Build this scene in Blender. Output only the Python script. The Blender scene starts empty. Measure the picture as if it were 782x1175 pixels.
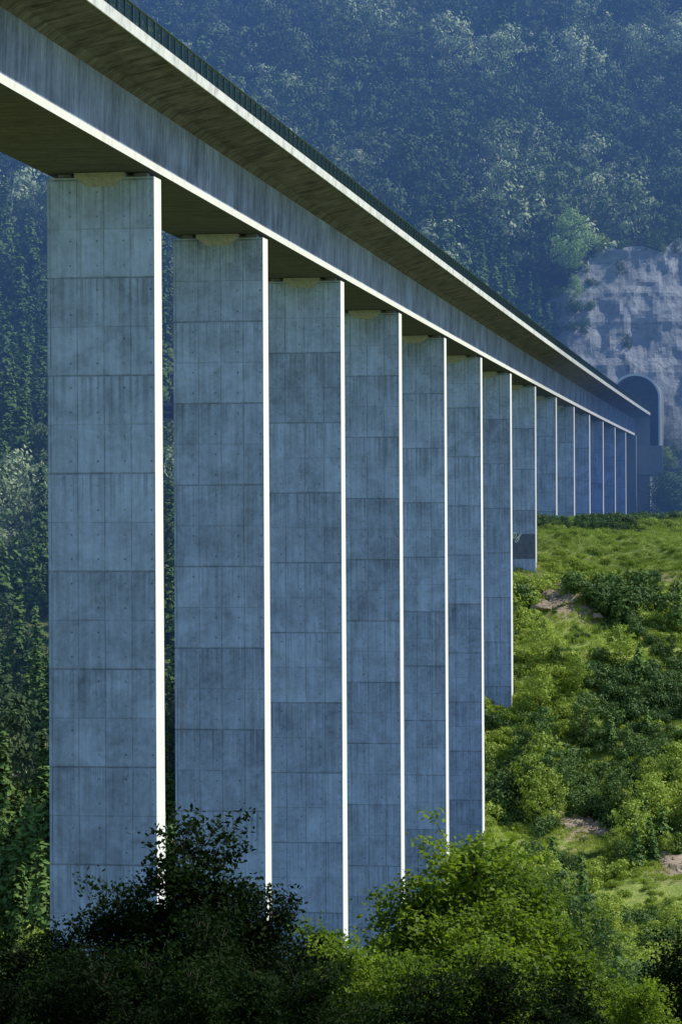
import bpy, math, random
import numpy as np
from mathutils import Matrix, Vector

scene = bpy.context.scene
rng = np.random.default_rng(7)
random.seed(7)

# ------------------------------------------------------------------ node helpers
def new_mat(name):
    m = bpy.data.materials.new(name); m.use_nodes = True
    nt = m.node_tree; nt.nodes.clear()
    out = nt.nodes.new('ShaderNodeOutputMaterial')
    return m, nt, out

class N:
    def __init__(s, nt): s.nt = nt
    def _set(s, sock, v):
        if hasattr(v, 'is_linked') or isinstance(v, bpy.types.NodeSocket): s.nt.links.new(v, sock)
        else: sock.default_value = v
    def math(s, op, a, b=None, c=None, clamp=False):
        n = s.nt.nodes.new('ShaderNodeMath'); n.operation = op; n.use_clamp = clamp
        s._set(n.inputs[0], a)
        if b is not None: s._set(n.inputs[1], b)
        if c is not None: s._set(n.inputs[2], c)
        return n.outputs[0]
    def coord(s, kind='Object'):
        return s.nt.nodes.new('ShaderNodeTexCoord').outputs[kind]
    def pos(s): return s.nt.nodes.new('ShaderNodeNewGeometry').outputs['Position']
    def rand(s): return s.nt.nodes.new('ShaderNodeObjectInfo').outputs['Random']
    def sep(s, v):
        n = s.nt.nodes.new('ShaderNodeSeparateXYZ'); s._set(n.inputs[0], v); return n.outputs
    def mapping(s, v, sc, loc=(0,0,0)):
        n = s.nt.nodes.new('ShaderNodeMapping'); s._set(n.inputs['Vector'], v)
        n.inputs['Scale'].default_value = sc; n.inputs['Location'].default_value = loc
        return n.outputs[0]
    def noise(s, v, scale, detail=4, rough=0.55, dist=0.0):
        n = s.nt.nodes.new('ShaderNodeTexNoise'); s._set(n.inputs['Vector'], v)
        n.inputs['Scale'].default_value = scale; n.inputs['Detail'].default_value = detail
        n.inputs['Roughness'].default_value = rough; n.inputs['Distortion'].default_value = dist
        return n.outputs['Fac']
    def white(s, a, dim='1D'):
        n = s.nt.nodes.new('ShaderNodeTexWhiteNoise'); n.noise_dimensions = dim
        s._set(n.inputs['W'] if dim == '1D' else n.inputs['Vector'], a); return n.outputs['Value']
    def range(s, v, a, b, c=0.0, d=1.0):
        n = s.nt.nodes.new('ShaderNodeMapRange'); n.clamp = True
        s._set(n.inputs[0], v)
        for i, x in enumerate((a, b, c, d)): n.inputs[i+1].default_value = x
        return n.outputs[0]
    def mix(s, f, a, b, mode='MIX'):
        n = s.nt.nodes.new('ShaderNodeMix'); n.data_type = 'RGBA'; n.blend_type = mode
        s._set(n.inputs[0], f)
        for i, v in ((6, a), (7, b)):
            if isinstance(v, tuple): v = (*v, 1.0) if len(v) == 3 else v
            s._set(n.inputs[i], v)
        return n.outputs[2]
    def grey(s, v):
        n = s.nt.nodes.new('ShaderNodeCombineColor')
        for i in range(3): s._set(n.inputs[i], v)
        return n.outputs[0]
    def bump(s, h, strength=0.5, dist=0.1):
        n = s.nt.nodes.new('ShaderNodeBump'); s._set(n.inputs['Height'], h)
        n.inputs['Strength'].default_value = strength; n.inputs['Distance'].default_value = dist
        return n.outputs[0]
    def principled(s, col, rough=0.85, normal=None, metal=0.0, spec=0.3):
        n = s.nt.nodes.new('ShaderNodeBsdfPrincipled')
        if isinstance(col, tuple): col = (*col, 1.0)
        s._set(n.inputs['Base Color'], col); s._set(n.inputs['Roughness'], rough)
        n.inputs['Metallic'].default_value = metal
        n.inputs['Specular IOR Level'].default_value = spec
        if normal is not None: s._set(n.inputs['Normal'], normal)
        return n.outputs[0]

def simple_mat(name, col, rough=0.8, var=0.25, scale=2.0, bumpd=0.02, metal=0.0):
    m, nt, out = new_mat(name); k = N(nt)
    f = k.noise(k.coord(), scale, 5)
    c = k.mix(k.range(f, .3, .7), tuple(x*(1-var) for x in col), tuple(min(1, x*(1+var)) for x in col))
    nt.links.new(k.principled(c, rough, k.bump(f, .5, bumpd), metal), out.inputs[0])
    return m

# ------------------------------------------------------------------ concrete
def pier_face_mat():
    m, nt, out = new_mat('board_marked_concrete'); k = N(nt)
    co = k.coord(); x, y, z = k.sep(co); rnd = k.rand()
    off = k.math('MULTIPLY', rnd, 57.0)
    zz = k.math('ADD', z, .2)
    lift = k.math('FLOOR', k.math('DIVIDE', zz, 8.05))
    lt = k.white(k.math('ADD', lift, off))
    sub = k.math('FLOOR', k.math('DIVIDE', zz, 4.025))
    col = k.math('FLOOR', k.math('DIVIDE', k.math('ADD', x, 20), 2.25))
    pt = k.white(k.math('ADD', k.math('MULTIPLY', col, 13.7), k.math('ADD', sub, off)))
    tone = k.math('ADD', k.math('MULTIPLY', lt, .24), k.math('MULTIPLY', pt, .13))
    cv = nt.nodes.new('ShaderNodeCombineXYZ')
    k._set(cv.inputs[0], k.math('ADD', x, off)); k._set(cv.inputs[1], y); k._set(cv.inputs[2], z)
    v = cv.outputs[0]
    big = k.noise(v, .28, 7, .72, .5)
    streak = k.noise(k.mapping(v, (2.0, 2.0, .09)), 1.0, 6, .7)
    fine = k.noise(v, 1.8, 6, .75)
    tone = k.math('ADD', tone, k.math('MULTIPLY', k.range(big, .34, .66), .55))
    tone = k.math('ADD', tone, k.math('MULTIPLY', k.range(streak, .34, .68), .34))
    tone = k.math('ADD', tone, k.math('MULTIPLY', k.range(fine, .32, .68), .34))
    wob = k.math('MULTIPLY', k.math('SUBTRACT', k.noise(v, .8, 2), .5), .12)
    breakup = k.range(k.noise(v, .5, 3), .35, .6, .35, 1)
    jm = k.range(k.math('ADD', k.math('PINGPONG', zz, 4.025), wob), .04, .11, 1, 0)
    jn = k.range(k.math('PINGPONG', zz, 2.0125), .02, .07, 1, 0)
    jv = k.range(k.math('PINGPONG', k.math('ADD', x, 20), 1.125), .02, .07, 1, 0)
    hx = k.math('PINGPONG', k.math('ADD', x, 20.56), 1.125)
    hz = k.math('PINGPONG', k.math('ADD', zz, 1.0), 1.00625)
    hole = k.range(k.math('SQRT', k.math('ADD', k.math('MULTIPLY', hx, hx), k.math('MULTIPLY', hz, hz))), .06, .12, 1, 0)
    dark = k.math('MULTIPLY', k.math('MULTIPLY', jm, k.range(breakup, .25, 1, .6, 1)), .52)
    dark = k.math('MAXIMUM', dark, k.math('MULTIPLY', k.math('MULTIPLY', jn, breakup), .34))
    dark = k.math('MAXIMUM', dark, k.math('MULTIPLY', k.math('MULTIPLY', jv, breakup), .48))
    dark = k.math('MAXIMUM', dark, k.math('MULTIPLY', hole, k.math('MULTIPLY', breakup, .6)))
    run = k.math('MULTIPLY', k.range(k.math('MODULO', k.math('ADD', zz, 805), 8.05), 3.0, 8.05, 0, 1),
                 k.range(k.noise(k.mapping(v, (3.5, 3.5, .03)), 1.0, 4), .46, .70, 0, .5))
    dark = k.math('MAXIMUM', dark, run)
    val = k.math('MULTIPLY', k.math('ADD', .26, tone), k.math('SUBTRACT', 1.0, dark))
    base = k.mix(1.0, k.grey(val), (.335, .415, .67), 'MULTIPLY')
    rust = k.math('MULTIPLY', k.range(k.noise(k.mapping(v, (2.8, 2.8, .05), (9, 3, 1)), 1.0, 3), .55, .72), k.range(k.noise(v, .08, 2), .45, .6, 0, .5))
    base = k.mix(rust, base, (.26, .25, .28))
    h = k.math('SUBTRACT', k.math('MULTIPLY', fine, .3), dark)
    nt.links.new(k.principled(base, .85, k.bump(h, .6, .05)), out.inputs[0])
    return m

def pale_mat(name, col=(.76, .75, .72), stain=.35, sc=.9):
    m, nt, out = new_mat(name); k = N(nt)
    v = k.coord()
    a = k.noise(v, sc, 6, .7); b = k.noise(k.mapping(v, (3, 3, .2)), 1., 5, .6)
    f = k.math('MULTIPLY', k.range(a, .45, .7, 0, 1), k.range(b, .4, .7, .3, 1))
    c = k.mix(k.math('MULTIPLY', f, stain), col, (.16, .16, .15))
    nt.links.new(k.principled(c, .8, k.bump(a, .4, .03)), out.inputs[0])
    return m

def web_mat():
    m, nt, out = new_mat('web_concrete'); k = N(nt)
    v = k.coord(); x, y, z = k.sep(v)
    s1 = k.noise(k.mapping(v, (.3, 1.1, .16)), 1., 6, .7)
    s2 = k.noise(k.mapping(v, (.3, 4.0, .12)), 1., 5, .65)
    b = k.noise(v, .16, 6, .7)
    t = k.math('ADD', k.math('MULTIPLY', k.range(s1, .34, .66), .5), k.math('MULTIPLY', k.range(s2, .35, .68), .3))
    t = k.math('ADD', t, k.math('MULTIPLY', k.range(b, .36, .64), .55))
    j = k.range(k.math('PINGPONG', y, 2.5), .03, .10, .3, 0)
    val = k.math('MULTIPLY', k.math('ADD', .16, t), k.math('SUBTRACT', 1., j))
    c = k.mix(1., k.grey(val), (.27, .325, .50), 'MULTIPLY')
    nt.links.new(k.principled(c, .85, k.bump(s1, .5, .05)), out.inputs[0])
    return m

def underside_mat(name, ca, cb):
    m, nt, out = new_mat(name); k = N(nt)
    v = k.coord(); x, y, z = k.sep(v)
    s1 = k.noise(k.mapping(v, (.22, 1.2, .0)), 1., 7, .8)
    s2 = k.noise(k.mapping(v, (.12, 5.0, .0)), 1., 3, .6)
    b = k.noise(v, .5, 5, .7)
    f = k.math('ADD', k.math('MULTIPLY', k.range(s1, .40, .62), .5), k.math('MULTIPLY', k.range(s2, .3, .7), .1))
    f = k.math('ADD', f, k.math('MULTIPLY', k.range(b, .38, .62), .4))
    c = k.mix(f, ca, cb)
    j = k.range(k.math('PINGPONG', y, 2.5), .05, .14, .6, 0)
    c = k.mix(j, c, (.015,.014,.016))
    nt.links.new(k.principled(c, .9, k.bump(s1, .6, .08)), out.inputs[0])
    return m

M_pier = pier_face_mat()
M_sunlit_side = pale_mat('sunlit_side_concrete', (.80, .79, .76), .18)  # sun glare painted in: pier sides paler than the wide faces
M_fascia = pale_mat('fascia_concrete', (.70, .71, .70), .95, .5)
M_sunlit_strip = pale_mat('sunlit_strip_concrete', (.80, .79, .75), .3)  # sunlit strip along the web bottom, painted as a paler band
M_web = web_mat()
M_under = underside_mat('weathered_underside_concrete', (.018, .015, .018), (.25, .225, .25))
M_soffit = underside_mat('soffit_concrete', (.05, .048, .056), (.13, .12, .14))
M_corbel = simple_mat('corbel_concrete', (.38, .37, .46), .8, .2, 3)
M_asphalt = simple_mat('asphalt', (.05, .05, .052), .9, .2, 8)
M_paint = simple_mat('road_paint', (.8, .8, .78), .7, .05, 8)
M_rail = simple_mat('green_painted_steel', (.02, .05, .058), .4, .15, 3, .002)

# ------------------------------------------------------------------ foliage materials
def leaf_mat(name, dark, light, trans=.35, bright=None, spec=.2, patch=.05, fine=.9):
    m, nt, out = new_mat(name); k = N(nt)
    r = k.rand(); p = k.pos()
    n1 = k.noise(p, patch, 3); n2 = k.noise(p, fine, 2)
    f = k.math('ADD', k.math('MULTIPLY', r, .35), k.math('MULTIPLY', k.range(n1, .35, .65), .4))
    f = k.math('ADD', f, k.math('MULTIPLY', k.range(n2, .3, .7), .25), clamp=True)
    c = k.mix(f, dark, light)
    if bright:
        bb = k.math('ADD', k.white(k.math('MULTIPLY', r, 91.7)), k.range(n1, .4, .65, -.35, .2))
        c = k.mix(k.range(bb, .6, .75, 0, .9), c, bright)
    d = k.principled(c, .6, spec=spec)
    if trans > 0:
        t = nt.nodes.new('ShaderNodeBsdfTranslucent')
        nt.links.new(k.mix(1., c, (1.25, 1.25, .6), 'MULTIPLY'), t.inputs[0])
        mx = nt.nodes.new('ShaderNodeMixShader'); mx.inputs[0].default_value = trans
        nt.links.new(d, mx.inputs[1]); nt.links.new(t.outputs[0], mx.inputs[2]); d = mx.outputs[0]
    nt.links.new(d, out.inputs[0])
    return m
M_bark = simple_mat('bark', (.07, .055, .045), .9, .35, 3, .03)
L_shade = leaf_mat('shaded_leaves', (.004, .009, .004), (.018, .038, .009), .25, spec=.03, patch=.3)  # near-black copy of the leaves, backlit shade put into the colour
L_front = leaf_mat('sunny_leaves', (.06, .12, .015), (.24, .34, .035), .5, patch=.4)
L_far = leaf_mat('far_forest_leaves', (.03, .06, .03), (.22, .31, .13), 0, (.50, .58, .32), patch=.016, fine=.2, spec=.05)
L_con = leaf_mat('conifer_needles', (.05, .11, .03), (.19, .30, .08), 0, patch=.02, fine=.3, spec=.05)
L_shrub = leaf_mat('shrub_leaves', (.17, .26, .035), (.44, .54, .12), .3)
L_shrubd = leaf_mat('dark_shrub_leaves', (.03, .075, .025), (.13, .22, .06), .2)

# ------------------------------------------------------------------ mesh builder
class MB:
    def __init__(s): s.v=[]; s.f=[]; s.m=[]; s.n=0
    def add(s, verts, faces, mi=0):
        verts = np.asarray(verts, float).reshape(-1, 3)
        s.v.append(verts)
        for f in faces: s.f.append([i+s.n for i in f]); s.m.append(mi)
        s.n += len(verts)
    def quads(s, verts, mi):
        k = len(verts); s.v.append(verts.reshape(-1, 3))
        idx = np.arange(k*4).reshape(k, 4)+s.n
        s.f.extend(idx.tolist()); s.m.extend([mi]*k); s.n += 4*k
    def box(s, c, d, mi=0):
        x, y, z = c; a, b, e = d[0]/2, d[1]/2, d[2]/2
        V = [(x-a,y-b,z-e),(x+a,y-b,z-e),(x+a,y+b,z-e),(x-a,y+b,z-e),(x-a,y-b,z+e),(x+a,y-b,z+e),(x+a,y+b,z+e),(x-a,y+b,z+e)]
        s.add(V, [(0,3,2,1),(4,5,6,7),(0,1,5,4),(1,2,6,5),(2,3,7,6),(3,0,4,7)], mi)
    def tube(s, p0, p1, r0, r1, n=6, mi=0):
        p0 = np.array(p0, float); p1 = np.array(p1, float); d = p1-p0; L = np.linalg.norm(d)
        if L < 1e-6: return
        d /= L; a = np.cross(d, (0,0,1) if abs(d[2]) < .9 else (1,0,0)); a /= np.linalg.norm(a); b = np.cross(d, a)
        t = np.arange(n)/n*2*math.pi
        ring = np.cos(t)[:,None]*a+np.sin(t)[:,None]*b
        V = np.vstack([p0+ring*r0, p1+ring*r1])
        s.add(V, [(i,(i+1)%n,n+(i+1)%n,n+i) for i in range(n)], mi)
    def mesh(s, name, mats, smooth=False):
        me = bpy.data.meshes.new(name)
        me.from_pydata(np.vstack(s.v).tolist(), [], s.f)
        for m in mats: me.materials.append(m)
        me.polygons.foreach_set('material_index', s.m)
        if smooth: me.polygons.foreach_set('use_smooth', [True]*len(s.f))
        me.update(); return me

def obj(name, me, loc=(0,0,0), rot=0, scale=1, parent=None, link=True):
    o = bpy.data.objects.new(name, me); o.location = loc; o.rotation_euler = (0,0,rot)
    o.scale = (scale,)*3 if not hasattr(scale, '__len__') else scale
    if parent: o.parent = parent
    if link: scene.collection.objects.link(o)
    return o

def leaves(c, size, r, asp=.55, outw=None, mixr=.45):
    k = len(c)
    n = r.normal(size=(k,3))
    if outw is not None:
        o = outw/(np.linalg.norm(outw,axis=1)[:,None]+1e-6); n = n*mixr+o*1.0
    else: n[:,2] = np.abs(n[:,2])+.5
    n /= np.linalg.norm(n,axis=1)[:,None]
    t = r.normal(size=(k,3)); u = np.cross(n,t); u /= np.linalg.norm(u,axis=1)[:,None]; w = np.cross(n,u)
    s = size*(.6+.8*r.random(k))[:,None]
    return np.stack([c+u*s, c+w*s*asp, c-u*s, c-w*s*asp], 1)

# ------------------------------------------------------------------ tree meshes
def broadleaf(name, seed, H, R, limbs, twigs, per, lsize, leafm, z0=.28, sig=.045, trunkn=8, orient=False, mixr=.45):
    r = np.random.default_rng(seed); b = MB()
    top = H*.9; segs = 6; pts = [np.array([0,0,-.5])]
    for i in range(1, segs+1):
        pts.append(np.array([r.normal()*.012*H, r.normal()*.012*H, top*i/segs]))
    r0 = H*.016
    for i in range(segs):
        b.tube(pts[i], pts[i+1], r0*(1-i/segs*.85), r0*(1-(i+1)/segs*.85), trunkn, 0)
    C = []; O = []
    for i in range(limbs):
        t = (i+.5)/limbs; zz = z0+(1-z0)*t**.85
        prof = math.sin(math.pi*min(1, max(0.02,(zz-z0*.6)/(1.02-z0*.6)))**.75)**.7
        rad = R*prof*(.5+.75*r.random()); az = i*2.399+r.normal()*.4
        e = np.array([math.cos(az)*rad, math.sin(az)*rad, zz*H+r.normal()*.025*H])
        sz = max(.1*H, e[2]-rad*.75); sp = np.array([0,0,min(sz, top)])
        mid = (sp+e)/2+np.array([0,0,-.02*H])
        b.tube(sp, mid, r0*.33, r0*.22, 5, 0); b.tube(mid, e, r0*.22, r0*.07, 4, 0)
        for j in range(twigs):
            q = mid+(e-mid)*r.random()*1.15+r.normal(size=3)*np.array([.05,.05,.04])*H*(.6+.5*r.random())
            if j < 4: b.tube(mid+(e-mid)*.5, q, r0*.08, r0*.03, 3, 0)
            k = int(per*(.5+r.random()))
            s = sig*H*(.5+.8*r.random())
            d = r.normal(size=(k,3))*np.array([s,s,s*.6])
            C.append(q+d); O.append(d/s+ (q+d-np.array([0,0,H*.5]))/R*.8)
    C = np.vstack(C); O = np.vstack(O)
    b.quads(leaves(C, lsize, r, outw=O if orient else None, mixr=mixr), 1)
    return b.mesh(name, [M_bark, leafm])

def conifer(name, seed, H, R, levels, leafm, lsize):
    r = np.random.default_rng(seed); b = MB()
    b.tube((0,0,-.5), (0,0,H*.97), H*.014, H*.002, 6, 0)
    C = []; O = []
    for i in range(levels):
        t = i/(levels-1); z = H*(.12+.86*t); rad = R*(1-t)**.8*(.8+.35*r.random())+.1
        nb = max(4, int(8*(1-t)+4))
        for j in range(nb):
            az = r.random()*6.28; rr = rad*(.7+.45*r.random())
            e = np.array([math.cos(az)*rr, math.sin(az)*rr, z-.18*rr])
            b.tube((0,0,z+.1*rr), e, H*.003, H*.001, 3, 0)
            k = max(3, int(7*rr/R+3))
            q = np.array([0,0,z+.1*rr])+(e-np.array([0,0,z+.1*rr]))*(.2+.8*r.random((k,1)))+r.normal(size=(k,3))*np.array([.09,.09,.06])*R
            C.append(q); O.append(q-np.array([0,0,z-R*.5]))
    C.append(np.array([[0,0,H*.97],[0,0,H],[0,0,H*.94]])); O.append(np.ones((3,3)))
    b.quads(leaves(np.vstack(C), lsize, r, .5, outw=np.vstack(O), mixr=.3), 1)
    return b.mesh(name, [M_bark, leafm])

def shrub(name, seed, H, R, n, lsize, leafm, lumps=7):
    r = np.random.default_rng(seed); b = MB(); C = []; O = []
    for i in range(lumps):
        az = r.random()*6.28; rad = R*.65*r.random()**.5
        c = np.array([math.cos(az)*rad, math.sin(az)*rad, H*(.2+.45*r.random())])
        b.tube((0,0,-.3), c, .05*H, .015*H, 4, 0)
        d = r.normal(size=(n//lumps,3)); d /= np.linalg.norm(d,axis=1)[:,None]
        s = (.32+.2*r.random())
        q = c+d*(.6+.5*r.random((len(d),1)))*np.array([R*s*1.2, R*s*1.2, H*s])
        g = q[:,2] > -.1; C.append(q[g]); O.append(d[g])
    b.quads(leaves(np.vstack(C), lsize, r, .6, outw=np.vstack(O), mixr=.4), 1)
    return b.mesh(name, [M_bark, leafm])

def collection(name, meshes):
    c = bpy.data.collections.new(name)
    for i, me in enumerate(meshes):
        c.objects.link(bpy.data.objects.new('%s_%02d' % (name, i), me))
    return c

# ------------------------------------------------------------------ terrain
def vnoise(x, y, seed=0):
    xi = np.floor(x).astype(np.int64); yi = np.floor(y).astype(np.int64)
    fx = x-xi; fy = y-yi; fx = fx*fx*(3-2*fx); fy = fy*fy*(3-2*fy)
    def h(a, b):
        n = (a*374761393+b*668265263+seed*1442695041) & 0x7fffffff
        n = ((n ^ (n >> 13))*1274126177) & 0x7fffffff
        n = n ^ (n >> 16)
        return (n & 0xffff)/65535.
    return (h(xi,yi)*(1-fx)+h(xi+1,yi)*fx)*(1-fy)+(h(xi,yi+1)*(1-fx)+h(xi+1,yi+1)*fx)*fy
def fbm(x, y, o=4, seed=0):
    s = 0; a = 1; t = 0
    for i in range(o):
        s = s+a*vnoise(x*2**i, y*2**i, seed+i*17); t += a; a *= .5
    return s/t*2-1
def sstep(a, b, x):
    t = np.clip((x-a)/(b-a), 0, 1); return t*t*(3-2*t)

ALPHA = math.atan(534/3500)
DX, DY = math.sin(ALPHA), math.cos(ALPHA)
A0 = np.array([-15.2, 250.0])
def z_deck(s): return 27.6-.0108*s+6.0e-6*s*s
def bridge_x(Y): return -15.2+(Y-250)*math.tan(ALPHA)-4.5

PR = np.array([(-900,160),(-300,50),(-60,6),(-5,-1.7),(4,-1.9),(20,-5),(60,-14.5),(100,-24),(150,-36),(250,-51),(350,-60),(450,-64.5),(490,-61),(505,-56),(520,-50),(550,-35.5),(575,-22.5),(590,-14.5),(597,-13.6),(614,-5),(636,-2.2),(962,-3),(1012,86),(1400,238),(1800,430),(2600,620),(3600,700)], float)
PL = np.array([(-900,160),(-300,50),(-60,6),(-5,-1.7),(4,-1.9),(20,-5),(60,-14.5),(100,-24),(150,-36),(250,-51),(350,-60),(450,-68),(540,-76),(600,-62),(760,-5),(1000,85),(1400,250),(1800,430),(2600,620),(3600,700)], float)
def H(X, Y):
    X = np.asarray(X, float); Y = np.asarray(Y, float)
    bxx = bridge_x(Y)
    w = sstep(-55, -12, X-bxx)
    Yw = Y+fbm(X/38, Y/38, 3, 5)*11*sstep(470,500,Y)*(1-sstep(575,590,Y))
    z = np.interp(Yw, PR[:,0], PR[:,1])*w+np.interp(Y, PL[:,0], PL[:,1])*(1-w)
    away = sstep(4, 14, np.abs(X-bxx))
    z = z+fbm(X/14, Y/14, 4, 2)*(1.4+2.6*away)*sstep(440,500,Y)*(1-.75*sstep(582,597,Y))
    z = z+fbm(X/9+7, Y/9, 2, 62)*1.0*sstep(597,606,Y)*(1-sstep(650,700,Y))
    z = z+fbm(X/150+3, Y/260, 4, 9)*50*sstep(1020,1160,Y)
    z = z+fbm(X/90, Y/90, 3, 4)*9*(1-w)*sstep(560,640,Y)
    z = z+fbm(X/40, Y/40, 3, 8)*1.5*(1-sstep(430,480,Y))*sstep(30,120,Y)
    z = z+fbm(X/600+9, Y/600, 3, 31)*70*sstep(300,900,np.abs(X))
    return z

def axis(segs):
    out = []
    for a, b, d in segs: out += list(np.arange(a, b, d))
    return np.array(out+[segs[-1][1]], float)
xs = axis([(-3000,-600,120),(-600,-200,20),(-200,-10,6),(-10,110,1.6),(110,260,6),(260,600,20),(600,3000,120)])
ys = axis([(-900,-60,40),(-60,40,5),(40,460,6),(460,650,1.6),(650,1100,6),(1100,1800,12),(1800,3600,60)])
GX, GY = np.meshgrid(xs, ys); GZ = H(GX, GY)
nx, ny = len(xs), len(ys)
me = bpy.data.meshes.new('ground')
V = np.stack([GX,GY,GZ],-1).reshape(-1,3)
i = np.arange(ny*nx).reshape(ny,nx)
F = np.stack([i[:-1,:-1],i[:-1,1:],i[1:,1:],i[1:,:-1]],-1).reshape(-1,4)
me.vertices.add(len(V)); me.vertices.foreach_set('co', V.ravel())
me.loops.add(F.size); me.loops.foreach_set('vertex_index', F.ravel().astype(np.int32))
me.polygons.add(len(F)); me.polygons.foreach_set('loop_start', np.arange(0,F.size,4,dtype=np.int32))
me.update(calc_edges=True); me.validate()
me.polygons.foreach_set('use_smooth', [True]*len(F))
ROCKS = [(40.5,514,1.15,5.0),(54.0,496,1.2,5.0),(41.5,584,.8,3.6),(47,583,.5,3)]
def ground_mat():
    m, nt, out = new_mat('grass_and_soil'); k = N(nt)
    p = k.pos(); x, y, z = k.sep(p)
    n1 = k.noise(p, .06, 5); n2 = k.noise(p, .5, 6, .65); n3 = k.noise(p, 3., 5, .7)
    g = k.mix(k.range(n2, .3, .7), (.14,.22,.035), (.36,.43,.11))
    g = k.mix(k.range(n3, .45, .75, 0, .5), g, (.42,.42,.20))
    soil = k.mix(n3, (.26,.19,.12), (.52,.43,.31))
    f = k.math('MULTIPLY', k.range(n1, .54, .62), k.range(n2, .48, .62))
    f = k.math('MULTIPLY', f, .7)
    terr = k.math('MULTIPLY', k.range(y, 583, 587), k.range(y, 597, 601, 1, 0))
    f = k.math('MAXIMUM', f, k.math('MULTIPLY', k.math('MULTIPLY', terr, .8), k.range(n2, .38, .56)))
    for (ox, oy, sc, cr) in ROCKS:
        dx = k.math('SUBTRACT', x, ox); dy = k.math('SUBTRACT', y, oy-1.5)
        d = k.math('SQRT', k.math('ADD', k.math('MULTIPLY', dx, dx), k.math('MULTIPLY', dy, dy)))
        d = k.math('ADD', d, k.math('MULTIPLY', n2, 3.0))
        f = k.math('MAXIMUM', f, k.range(d, cr-.5, cr+2, 1, 0))
    f = k.math('MULTIPLY', f, k.range(y, 430, 470))
    c = k.mix(f, g, soil)
    c = k.mix(k.range(y, 660, 780), c, (.02,.032,.022))
    h = k.math('ADD', n2, n3)
    nt.links.new(k.principled(c, .95, k.bump(h, 1., .3), spec=.1), out.inputs[0])
    return m
me.materials.append(ground_mat())
obj('ground', me)

# ------------------------------------------------------------------ viaduct
viaduct = bpy.data.objects.new('concrete_viaduct', None); scene.collection.objects.link(viaduct)
cen = A0 - np.array([DY, -DX])*4.5
viaduct.location = (cen[0], cen[1], 0); viaduct.rotation_euler = (0,0,-ALPHA)
S0, S1 = -170, 706
def wpos(s, x=0): return cen+np.array([DX,DY])*s+np.array([DY,-DX])*x

sec = [(-4.62,.40),(4.62,.40),(4.66,1.02),(4.80,5.35),(5.5,5.85),(9.25,6.75),(9.25,6.62),(9.36,6.62),(9.42,7.4),(9.05,7.42),
       (9.05,7.2),(-9.05,7.2),(-9.05,7.42),(-9.42,7.4),(-9.36,6.62),(-9.25,6.62),(-9.25,6.75),(-5.5,5.85),(-4.80,5.35),(-4.66,1.02)]
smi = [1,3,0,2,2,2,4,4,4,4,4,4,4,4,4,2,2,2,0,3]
b = MB(); ss = np.arange(S0, S1+.1, 4.0); k = len(sec)
V = np.array([[(x, s, z_deck(s)+z) for x, z in sec] for s in ss]).reshape(-1,3)
F = []; MI = []
for a in range(len(ss)-1):
    for j in range(k):
        F.append([a*k+j, (a+1)*k+j, (a+1)*k+(j+1)%k, a*k+(j+1)%k]); MI.append(smi[j])
b.add(V, F, 0); b.m = MI
b.f.append(list(range(k))); b.m.append(0)
b.f.append([(len(ss)-1)*k+j for j in range(k)][::-1]); b.m.append(0)
obj('deck_box_girder', b.mesh('deck_box_girder', [M_web, M_soffit, M_under, M_sunlit_strip, M_fascia]), parent=viaduct)
def strip(b, x0, x1, dz, mi, s0=S0, s1=S1, st=8.):
    q = np.arange(s0, s1+.01, st)
    V = []
    for s in q: V += [(x0,s,z_deck(s)+dz),(x1,s,z_deck(s)+dz)]
    b.add(V, [(2*i,2*i+1,2*i+3,2*i+2) for i in range(len(q)-1)], mi)
b = MB(); strip(b, -8.6, 8.6, 7.204, 0)
for x in (-7.6,-.3,.3,7.6): strip(b, x-.08, x+.08, 7.208, 1)
for s in np.arange(S0+4, S1-4, 12):
    for x in (-4, 4): strip(b, x-.06, x+.06, 7.208, 1, s, s+4, 4.)
obj('road_surface', b.mesh('road_surface', [M_asphalt, M_paint]), parent=viaduct)
# parapet railing
b = MB()
for side in (-1, 1):
    X = 9.22*side
    for s in np.arange(S0+1, S1, 2.5):
        z = z_deck(s)+7.4; b.box((X, s, z+.75), (.16,.30,1.54))
    for s in np.arange(S0+1, S1, .42):
        z = z_deck(s)+7.4; b.box((X, s, z+.68), (.05,.09,1.2))
    q = np.arange(S0, S1, 10.)
    for dz, t in ((.15,.08),(.52,.06),(.95,.06),(1.46,.20)):
        for s in q:
            e = min(s+10, S1)
            b.tube((X, s, z_deck(s)+7.4+dz), (X, e, z_deck(e)+7.4+dz), t/1.4, t/1.4, 4)
obj('parapet_railing', b.mesh('parapet_railing', [M_rail]), parent=viaduct)

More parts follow.
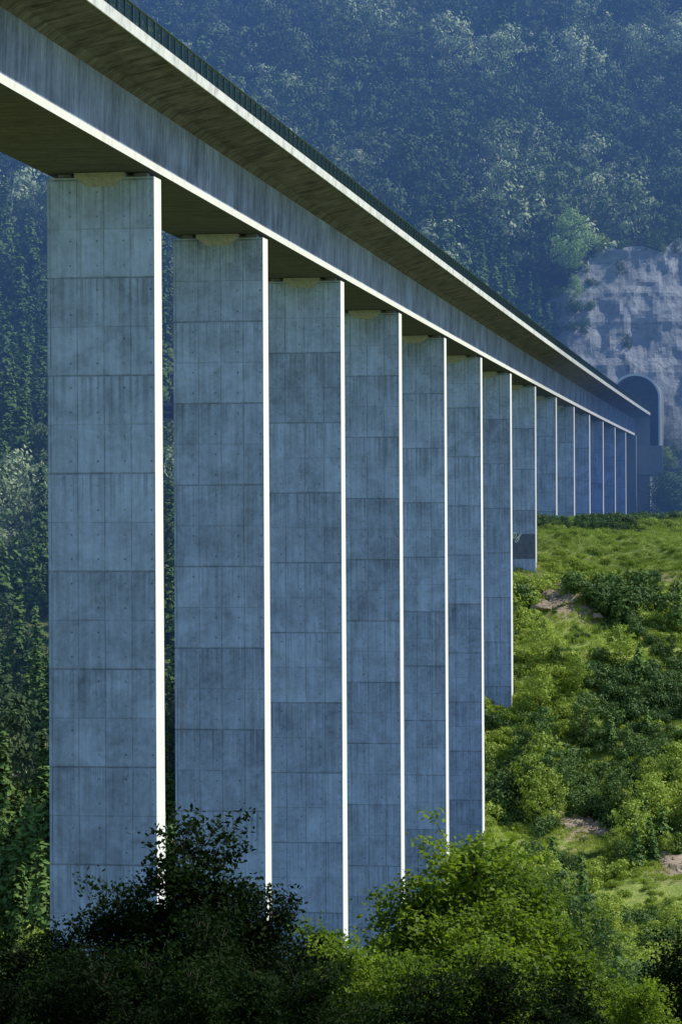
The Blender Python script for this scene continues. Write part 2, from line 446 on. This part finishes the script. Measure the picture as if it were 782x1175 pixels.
# piers
SP = 50.58
pier_s = [-118,-62]+[SP*n for n in range(14)]
for s in pier_s:
    zt = z_deck(s); w = wpos(s+1.5); w2 = wpos(s+1.5, 4)
    gz = float(min(H(w[0], w[1]), H(w2[0], w2[1])))-4
    L = zt-gz
    W = 4.5; t0, t1 = 2.75, 2.75+.011*L
    V = [(-W,0,0),(W,0,0),(W,t0,0),(-W,t0,0),(-W,0,-L),(W,0,-L),(W,t1,-L),(-W,t1,-L)]
    b = MB(); b.add(V, [(0,1,2,3),(4,7,6,5)])
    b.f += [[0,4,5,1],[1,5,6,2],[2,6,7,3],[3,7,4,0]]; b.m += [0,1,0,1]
    obj('pier', b.mesh('pier', [M_pier, M_sunlit_side]), (0, s, zt), parent=viaduct)
    b = MB()
    y0, y1 = -.45, t0*.42
    tp = [(-2.1,y0,.36),(2.1,y0,.36),(2.1,y1,.36),(-2.1,y1,.36)]
    md = [(-2.1,y0,.02),(2.1,y0,.02),(2.1,y1,.02),(-2.1,y1,.02)]
    bt = [(-1.1,y0+.25,-.75),(1.1,y0+.25,-.75),(1.1,y1,-.75),(-1.1,y1,-.75)]
    F = [(0,1,2,3)]
    for a in (0, 4):
        for j in range(4): F.append((a+j, a+4+j, a+4+(j+1)%4, a+(j+1)%4))
    F.append((11,10,9,8)); b.add(tp+md+bt, F, 0)
    for x in (-3.2, 3.2): b.box((x, t0*.5, .2), (1.1, 1.1, .39), 0)
    obj('bearing_corbel', b.mesh('bearing_corbel', [M_corbel]), (0, s, zt), parent=viaduct)
# abutment
zt = z_deck(S1)
M_abut = pale_mat('abutment_concrete', (.22,.25,.28), .5)
b = MB(); b.box((0, S1-3, (zt+.38-10)/2), (10.5, 6, zt+.38+10), 0)
b.box((0, S1+8, (zt+6.6-10)/2), (18.4, 15.9, zt+6.6+10), 0)
obj('abutment', b.mesh('abutment', [M_abut]), parent=viaduct)
# graffiti
s = 7*SP; zt = z_deck(s)
b = MB(); gz = -7.9-zt
V = [(-4.46,-.01,gz-1.5),(4.46,-.01,gz-1.5),(4.46,-.01,gz+3.4),(-4.46,-.01,gz+3.4)]
b.add(V, [(0,1,2,3)], 0)
for g in range(11):
    cx = -3.6+g*.5; p = None
    for t in np.linspace(0, 4.4, 10):
        q = np.array([cx+.36*math.cos(t*1.5+g*2.1), -.03, gz+2.9+.6*math.sin(t*1.3+g*1.7)+.5*math.sin(g*1.9)])
        if p is not None: b.tube(p, q, .10, .10, 4, 1)
        p = q
obj('graffiti', b.mesh('graffiti', [simple_mat('dark_overpaint', (.14,.16,.25), .8, .3, 1), M_paint]), (0, s, zt), parent=viaduct)

# ------------------------------------------------------------------ tunnel portal
portal = bpy.data.objects.new('tunnel_portal', None); scene.collection.objects.link(portal)
PX, PY, PZ = 91.5, 948, z_deck(690)+7.2
portal.location = (PX, PY, PZ); portal.rotation_euler = (0,0,-ALPHA)
M_lit_rim = pale_mat('lit_rim_concrete', (.85,.86,.88), .12)  # arch rim coloured pale to stand in for its lit edge
M_tun = simple_mat('tunnel_lining', (.26,.29,.34), .9, .3, .4)
M_roofveg = simple_mat('weathered_collar', (.20,.23,.25), .95, .4, .6, .2)
b = MB(); R0, R1, D = 7.2, 7.9, 30; zc = 4.6
prof = [(-1, -16.)]+[(math.cos(math.pi-t*math.pi/28), math.sin(t*math.pi/28)) for t in range(29)]+[(1,-16.)]
rows = []
for i, (c, sn) in enumerate(prof):
    st = i in (0, len(prof)-1)
    for R, y in ((R1,0),(R1,1.6),(R1-.25,1.6),(R1-.25,D),(R0,D),(R0,0)):
        rows.append((c*R, y, sn if st else zc+sn*R))
n = len(prof); F = []
for i in range(n-1):
    for j in range(6):
        F.append([i*6+j, (i+1)*6+j, (i+1)*6+(j+1)%6, i*6+(j+1)%6])
MI = [(0,0,2,1,1,0)[q % 6] for q in range(len(F))]
b.add(rows, F); b.m = MI
obj('arch_collar', b.mesh('arch_collar', [M_lit_rim, M_tun, M_roofveg]), parent=portal)
b = MB(); cap = [(c*7.5, D-1, sn if i in (0,len(prof)-1) else zc+sn*7.5) for i, (c, sn) in enumerate(prof)]
b.add(cap, [list(range(len(cap)))], 0)
obj('tunnel_bore', b.mesh('tunnel_bore', [M_tun]), parent=portal)
b = MB(); b.box((0, -.8, -14.5), (17, 1.0, 9), 0)
obj('retaining_wall', b.mesh('retaining_wall', [M_abut]), parent=portal)

# rock cutting
def rock_mat(name, ca, cb, sc=.12, lowdark=False):
    m, nt, out = new_mat(name); k = N(nt); p = k.pos(); x, y, z = k.sep(p)
    n1 = k.noise(p, sc, 7, .65); n2 = k.noise(k.mapping(p, (1,1,.5)), sc*5, 6, .7)
    f = k.math('ADD', k.math('MULTIPLY', k.range(n1,.35,.65), .5), k.math('MULTIPLY', k.range(n2,.35,.65), .5))
    c = k.mix(f, ca, cb)
    if lowdark:
        veg = k.range(k.math('ADD', z, k.math('MULTIPLY', k.noise(p, .07, 4), 50)), 45, 70, 1, 0)
        c = k.mix(k.math('MULTIPLY', veg, .7), c, (.06,.08,.07))
        cr = k.range(k.noise(k.mapping(p, (1,1,2.5)), .25, 7, .75, .8), .55, .60, 0, .5)
        c = k.mix(cr, c, (.10,.11,.12))
        veg2 = k.range(k.noise(k.mapping(p, (1,1,.6), (40,0,0)), .09, 6, .7), .59, .65, 0, .8)
        c = k.mix(veg2, c, (.07,.12,.06))
    nt.links.new(k.principled(c, .9, k.bump(n2, 1., .8 if lowdark else .3)), out.inputs[0]); return m
M_cut = rock_mat('shotcrete_rock', (.22,.24,.26), (.46,.48,.50), lowdark=True)
M_rock = rock_mat('limestone_rock', (.20,.15,.10), (.55,.45,.34), .8)
cx = np.arange(64, 262, 1.2); cz = np.arange(-6, 92, 1.2)
CX, CZ = np.meshgrid(cx, cz)
def rim(X): return 84+8*fbm(X/14, X*0+2, 4, 12)-sstep(86,66,X)*16
CZ2 = np.minimum(CZ, rim(CX))
def wall_y(X, Z):
    rid = np.abs(fbm(X/14, Z/22, 4, 21))
    return 957.8+Z*.45+rid*6.5+fbm(X/5, Z/5, 3, 44)*1.1+1.0*sstep(-.2,.2,np.sin(Z/24*6.28))+np.clip(74-X, 0, 12)*1.6
CXd = CX+fbm(CX*0+3, CZ2/9, 4, 71)*9*sstep(84,66,CX)
CY = wall_y(CX, CZ2)
V = np.stack([CXd, CY, CZ2], -1).reshape(-1,3)
nn = len(cx); i = np.arange(len(cz)*nn).reshape(len(cz), nn)
F = np.stack([i[:-1,:-1],i[:-1,1:],i[1:,1:],i[1:,:-1]],-1).reshape(-1,4)
b = MB(); b.add(V, F.tolist(), 0)
obj('rock_cutting', b.mesh('rock_cutting', [M_cut]))

# ------------------------------------------------------------------ rock outcrops
def rock_mesh(seed, n=11):
    import bmesh
    from mathutils import noise as mn
    r = np.random.default_rng(seed); bm = bmesh.new()
    for q in range(n):
        c = Vector((r.normal()*2.3, r.normal()*1.8, 0)); c.z = c.y*.5+r.normal()*.25; R = .6+r.random()*1.3
        g = bmesh.ops.create_icosphere(bm, subdivisions=3, radius=1)
        for v in g['verts']:
            p = v.co.copy(); d = mn.noise(p*1.1+Vector((q*7+seed,0,0)))*.6+mn.noise(p*3+Vector((q,5,0)))*.25
            p = p*(1+d); p.x = round(p.x*3)/3*.6+p.x*.4; p.z = round(p.z*4)/4*.6+p.z*.4
            v.co = Vector((p.x*R*1.4, p.y*R*.9, p.z*R*.55+p.y*R*.45))+c
    me = bpy.data.meshes.new('rock_outcrop'); bm.to_mesh(me); bm.free(); me.materials.append(M_rock); return me
for j, (x, y, sc, cr) in enumerate(ROCKS):
    obj('rock_outcrop', rock_mesh(j), (x, y, float(H(x,y))-.1), rng.normal()*.3, sc)

# ------------------------------------------------------------------ scatter with geometry nodes
def scatter(name, P, sc, idx, coll, seed=0):
    r = np.random.default_rng(seed)
    me = bpy.data.meshes.new(name); me.vertices.add(len(P)); me.vertices.foreach_set('co', P.ravel())
    a = me.attributes.new('sc','FLOAT','POINT'); a.data.foreach_set('value', sc.astype(np.float32))
    a = me.attributes.new('rz','FLOAT','POINT'); a.data.foreach_set('value', (r.random(len(P))*6.28).astype(np.float32))
    a = me.attributes.new('ix','INT','POINT'); a.data.foreach_set('value', idx.astype(np.int32))
    o = obj(name, me)
    g = bpy.data.node_groups.new(name+'_nodes', 'GeometryNodeTree')
    g.interface.new_socket('Geometry', in_out='INPUT', socket_type='NodeSocketGeometry')
    g.interface.new_socket('Geometry', in_out='OUTPUT', socket_type='NodeSocketGeometry')
    gi = g.nodes.new('NodeGroupInput'); go = g.nodes.new('NodeGroupOutput')
    ci = g.nodes.new('GeometryNodeCollectionInfo'); ci.inputs['Collection'].default_value = coll
    ci.inputs['Separate Children'].default_value = True; ci.inputs['Reset Children'].default_value = True
    ip = g.nodes.new('GeometryNodeInstanceOnPoints'); ip.inputs['Pick Instance'].default_value = True
    def na(n, t):
        q = g.nodes.new('GeometryNodeInputNamedAttribute'); q.data_type = t; q.inputs['Name'].default_value = n
        return [s for s in q.outputs if s.enabled][0]
    cx = g.nodes.new('ShaderNodeCombineXYZ'); L = g.links.new
    L(na('rz','FLOAT'), cx.inputs[2])
    L(gi.outputs[0], ip.inputs['Points']); L(ci.outputs[0], ip.inputs['Instance'])
    L(na('ix','INT'), ip.inputs['Instance Index']); L(cx.outputs[0], ip.inputs['Rotation'])
    L(na('sc','FLOAT'), ip.inputs['Scale']); L(ip.outputs[0], go.inputs[0])
    md = o.modifiers.new('scatter', 'NODES'); md.node_group = g
    return o

far = collection('far_tree', [broadleaf('ft%d'%i, 40+i, 14, 6.4, 11, 3, 28, .44, L_far, .2, .085, 5, orient=True, mixr=.15) for i in range(4)]
      +[conifer('fc%d'%i, 50+i, 20, 4.0, 20, L_con, .65) for i in range(3)])
def grid_pts(x0,x1,y0,y1,d,seed):
    r = np.random.default_rng(seed)
    X, Y = np.meshgrid(np.arange(x0,x1,d), np.arange(y0,y1,d)); X = X+r.uniform(-.5,.5,X.shape)*d; Y = Y+r.uniform(-.5,.5,Y.shape)*d
    return X.ravel(), Y.ravel(), r
X, Y, r = grid_pts(-260, 330, 1004, 1640, 10.0, 1)
k1 = (np.abs(X) < .13*Y+70)
X2, Y2, _ = grid_pts(-240, 60, 470, 1006, 7.0, 2)
k2 = (X2 < bridge_x(Y2)-16) & (X2 > -.16*Y2-60)
X3, Y3, _ = grid_pts(30, 68, 962, 1010, 5.0, 4)
X = np.concatenate([X[k1], X2[k2], X3]); Y = np.concatenate([Y[k1], Y2[k2], Y3])
P = np.stack([X, Y, H(X,Y)-.5], 1)
con = fbm(X/70, Y/70, 3, 77)+.4*(r.random(len(X))-.5)+np.where(Y > 1050, sstep(60,140,X)*.25, 0) > np.where(Y < 1000, -.05, .36)
idx = np.where(con, 4+r.integers(0,3,len(X)), r.integers(0,4,len(X)))
sc = (.6+1.15*r.random(len(X))**1.4)*np.where(con, .85, 1.0)*np.where(Y < 1000, .85, 1.0)
keep = r.random(len(X)) > .05
scatter('forest', P[keep], sc[keep], idx[keep], far, 3)

# hillside shrubs
shr = collection('hill_shrub',
   [shrub('sh%d'%i, 60+i, 1.5, 1.6, 800, .14, L_shrub) for i in range(3)]+
   [shrub('sd%d'%i, 70+i, 1.9, 1.7, 800, .15, L_shrubd) for i in range(2)]+
   [broadleaf('sb%d'%i, 80+i, 6.5, 2.7, 16, 5, 26, .17, L_shrubd if i else L_shrub, .1, .075, orient=True, mixr=.35) for i in range(2)]+
   [conifer('sc0', 90, 6.5, 1.7, 22, L_con, .22)])
X, Y, r = grid_pts(-5, 125, 466, 640, 1.35, 5)
bx = bridge_x(Y)
k = (X > bx-22) & (X < .125*Y+25)
den = fbm(X/15, Y/15, 3, 55)
p = np.where(Y > 597, .25+.5*(den > .08), .70+1.2*den)
p = np.where((Y > 585) & (Y < 599), .12, p)
p = np.where(np.abs(X-bx) < 5.5, p*.8+.1, p)
for (ox, oy, s_, cr) in ROCKS:
    p = np.where(((X-ox)/cr)**2+((Y-oy+3.0)/(cr+1.5))**2 < 1, .02, p)
k &= r.random(len(X)) < p
X, Y, den = X[k], Y[k], den[k]; m = len(X)
kind = fbm(X/17+5, Y/17, 3, 66)+.35*(r.random(m)-.5)
idx = np.where(kind > .0, 3+r.integers(0,2,m), r.integers(0,3,m))
sc = .45+1.0*r.random(m)**1.6+np.clip(den,0,1)*1.6+np.where(kind > .1, .35, 0)
sc = np.where(Y > 597, sc*.6, sc)
big = (r.random(m) < .05+.22*(den > .15)) & (Y < 578) & (np.abs(X-bridge_x(Y)) > 8)
idx = np.where(big, np.where(r.random(m) < .3, 5, 6+r.integers(0,2,m)), idx); sc = np.where(big, .55+1.05*r.random(m)**1.3, sc)
for (ox, oy, s_, cr) in ROCKS:
    near = ((X-ox)/(cr+2))**2+((Y-oy+6.0)/(cr+5))**2 < 1
    sc = np.where(near, np.minimum(sc, .55), sc); idx = np.where(near & (idx > 4), 0, idx)
scatter('hillside_shrubs', np.stack([X,Y,H(X,Y)-.1],1), sc, idx, shr, 6)
# valley floor thicket
X, Y, r = grid_pts(-60, 90, 180, 470, 2.3, 8)
k = (np.abs(X) < .14*Y+12) & (r.random(len(X)) < .85)
X, Y = X[k], Y[k]; m = len(X)
idx = np.where(fbm(X/18,Y/18,3,91) > .2, 3+r.integers(0,2,m), r.integers(0,3,m)); sc = .7+1.0*r.random(m)
big = r.random(m) < .03
idx = np.where(big, 5+r.integers(0,2,m), idx)
scatter('valley_thicket', np.stack([X,Y,H(X,Y)-.1],1), sc, idx, shr, 9)
# grass
def tuft(seed):
    r = np.random.default_rng(seed); b = MB(); k = 60
    base = r.normal(size=(k,3))*np.array([.45,.45,0]); d = r.normal(size=(k,3))*.16; d[:,2] = .35+.3*r.random(k)
    w = r.normal(size=(k,3))*.03; w[:,2] = 0
    b.quads(np.stack([base-w, base+w, base+d+w*.3, base+d-w*.3],1), 0)
    return b.mesh('tuft%d'%seed, [L_shrub])
gr = collection('grass_tuft', [tuft(i) for i in range(3)])
X, Y, r = grid_pts(5, 110, 490, 650, 1.2, 15)
k = (X > bridge_x(Y)-5) & (X < .125*Y+10) & ~((Y > 587) & (Y < 597) & (r.random(len(X)) < .8)); X, Y = X[k], Y[k]
scatter('grass', np.stack([X,Y,H(X,Y)-.02],1), .6+.8*r.random(len(X)), r.integers(0,3,len(X)), gr, 10)
# plateau bushes near the portal
X, Y, r = grid_pts(40, 150, 650, 955, 5.0, 12)
k = (X > bridge_x(Y)+16) & (r.random(len(X)) < .7)
X, Y = X[k], Y[k]; m = len(X)
scatter('plateau_bushes', np.stack([X,Y,H(X,Y)-.1],1), .5+.7*r.random(m)**2, r.integers(0,5,m), shr, 13)
X, Y, r = grid_pts(100, 150, 925, 955, 5.0, 22); m = len(X)
scatter('portal_trees', np.stack([X,Y,H(X,Y)-.1],1), 1.3+1.1*r.random(m), 6+r.integers(0,2,m), shr, 23)
# vegetation clinging to the cutting and along its rim
X = r.uniform(64, 200, 1100); Z = r.uniform(0, 84, 1100)
pv = np.where(X < 72, .9, 0)+np.where(Z < 20, .45, 0)+np.where(fbm(X/14, Z/14, 3, 88) > .3, .4, .015)
kk = (r.random(1100) < pv) & (Z < rim(X)) & ~((X > 82) & (X < 101) & (Z < 45))
X, Z = X[kk], Z[kk]; m = len(X)
rx = np.arange(64, 200, 3.0); rx = rx+r.normal(size=len(rx))*1.0; rz = rim(rx)-1.5
ry = wall_y(rx, rz)+1.5
P = np.vstack([np.stack([X, wall_y(X,Z)+.3, Z-.6],1), np.stack([rx,ry,rz],1)])
idx = np.concatenate([r.integers(3,7,m), 5+r.integers(0,3,len(rx))]); sc = np.concatenate([.5+.6*r.random(m), .5+.9*r.random(len(rx))])
sc = np.where(idx < 5, sc*2.2, sc)
scatter('cliff_vegetation', P, sc, idx, shr, 33)

# ------------------------------------------------------------------ individual trees
ft = [broadleaf('broadleaf_tree', 100+i, 14, 2.7, 46, 9, 38, .115, L_front, .22, .026) for i in range(3)]
fd = [broadleaf('broadleaf_tree_shade', 110+i, 14, 2.7, 46, 9, 38, .115, L_shade, .22, .026) for i in range(2)]
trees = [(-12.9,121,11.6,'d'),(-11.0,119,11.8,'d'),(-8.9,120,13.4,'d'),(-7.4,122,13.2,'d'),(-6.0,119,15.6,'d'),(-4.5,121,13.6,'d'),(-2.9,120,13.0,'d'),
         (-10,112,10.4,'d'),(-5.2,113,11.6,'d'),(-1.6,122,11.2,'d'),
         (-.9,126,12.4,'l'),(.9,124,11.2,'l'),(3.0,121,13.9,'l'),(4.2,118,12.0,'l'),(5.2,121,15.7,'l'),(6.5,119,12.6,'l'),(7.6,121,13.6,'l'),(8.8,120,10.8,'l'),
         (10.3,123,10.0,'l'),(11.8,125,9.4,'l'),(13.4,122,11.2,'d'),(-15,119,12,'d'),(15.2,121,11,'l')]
for x in np.arange(-13, 14.5, 1.75):
    trees.append((x+rng.normal()*.3, 98+rng.normal()*2, (8.4 if x < 6 else 7.2)+rng.normal()*.6, 'd'))
for x in np.arange(-10, 13, 2.6):
    trees.append((x+rng.normal()*.5, 109+rng.normal()*1.5, (9.5 if x < 6 else 8.6)+rng.normal()*.6, 'd' if (x < 0 or rng.random() < .3) else 'l'))
for j, (x, y, h, c) in enumerate(trees):
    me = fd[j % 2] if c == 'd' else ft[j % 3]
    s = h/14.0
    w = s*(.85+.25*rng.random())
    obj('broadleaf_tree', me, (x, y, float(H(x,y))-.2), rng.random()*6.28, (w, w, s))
lone = broadleaf('cliff_tree', 140, 17, 6.5, 22, 5, 34, .36, leaf_mat('lone_tree_leaves', (.28,.44,.15), (.44,.60,.22), .2), .15, .06, orient=True, mixr=.3)
obj('broadleaf_tree', lone, (74.5, 986, 77), 1.0, 1.15)
obj('broadleaf_tree', lone, (75.5, 982, 68), 2.0, .45)

# ------------------------------------------------------------------ haze: absorbing box with blue emission added in place of scattered airlight
m, nt, out = new_mat('emissive_haze')
va = nt.nodes.new('ShaderNodeVolumeAbsorption'); va.inputs['Color'].default_value = (0,0,0,1); va.inputs['Density'].default_value = .00085
ve = nt.nodes.new('ShaderNodeEmission'); ve.inputs[0].default_value = (.072,.17,.42,1); ve.inputs[1].default_value = .00085
ad = nt.nodes.new('ShaderNodeAddShader')
nt.links.new(va.outputs[0], ad.inputs[0]); nt.links.new(ve.outputs[0], ad.inputs[1])
nt.links.new(ad.outputs[0], out.inputs['Volume'])
b = MB(); b.box((0, 1600, 80), (2400, 2000, 560), 0)
obj('haze', b.mesh('haze', [m]))

# ------------------------------------------------------------------ light, world, camera
EL, AZ = math.radians(48.8), math.radians(86)
w = bpy.data.worlds.new('World'); scene.world = w; w.use_nodes = True
nt = w.node_tree; bg = nt.nodes['Background']
sky = nt.nodes.new('ShaderNodeTexSky'); sky.sky_type = 'NISHITA'; sky.sun_disc = False
sky.sun_elevation = EL; sky.sun_rotation = AZ; sky.air_density = 1.0; sky.dust_density = .3; sky.ozone_density = 4.0
nt.links.new(sky.outputs[0], bg.inputs[0]); bg.inputs[1].default_value = .15
sd = bpy.data.lights.new('sun', 'SUN'); sd.energy = 5.0; sd.angle = math.radians(.5); sd.color = (1, .95, .85)
so = bpy.data.objects.new('sun', sd); scene.collection.objects.link(so)
dirv = Vector((math.sin(AZ)*math.cos(EL), math.cos(AZ)*math.cos(EL), math.sin(EL)))
so.rotation_euler = dirv.to_track_quat('Z', 'Y').to_euler(); so.location = (200, 100, 300)

cd = bpy.data.cameras.new('camera'); cam = bpy.data.objects.new('camera', cd); scene.collection.objects.link(cam)
cd.sensor_fit = 'HORIZONTAL'; cd.sensor_width = 24; cd.lens = 24*3500/782
cd.clip_start = .5; cd.clip_end = 8000
cam.matrix_world = Matrix.Rotation(math.radians(90), 4, 'X') @ Matrix.Rotation(math.radians(-.25), 4, 'Z')
scene.camera = cam
scene.view_settings.view_transform = 'Standard'; scene.view_settings.look = 'None'; scene.view_settings.exposure = 0
print('OBJS', len(scene.objects))
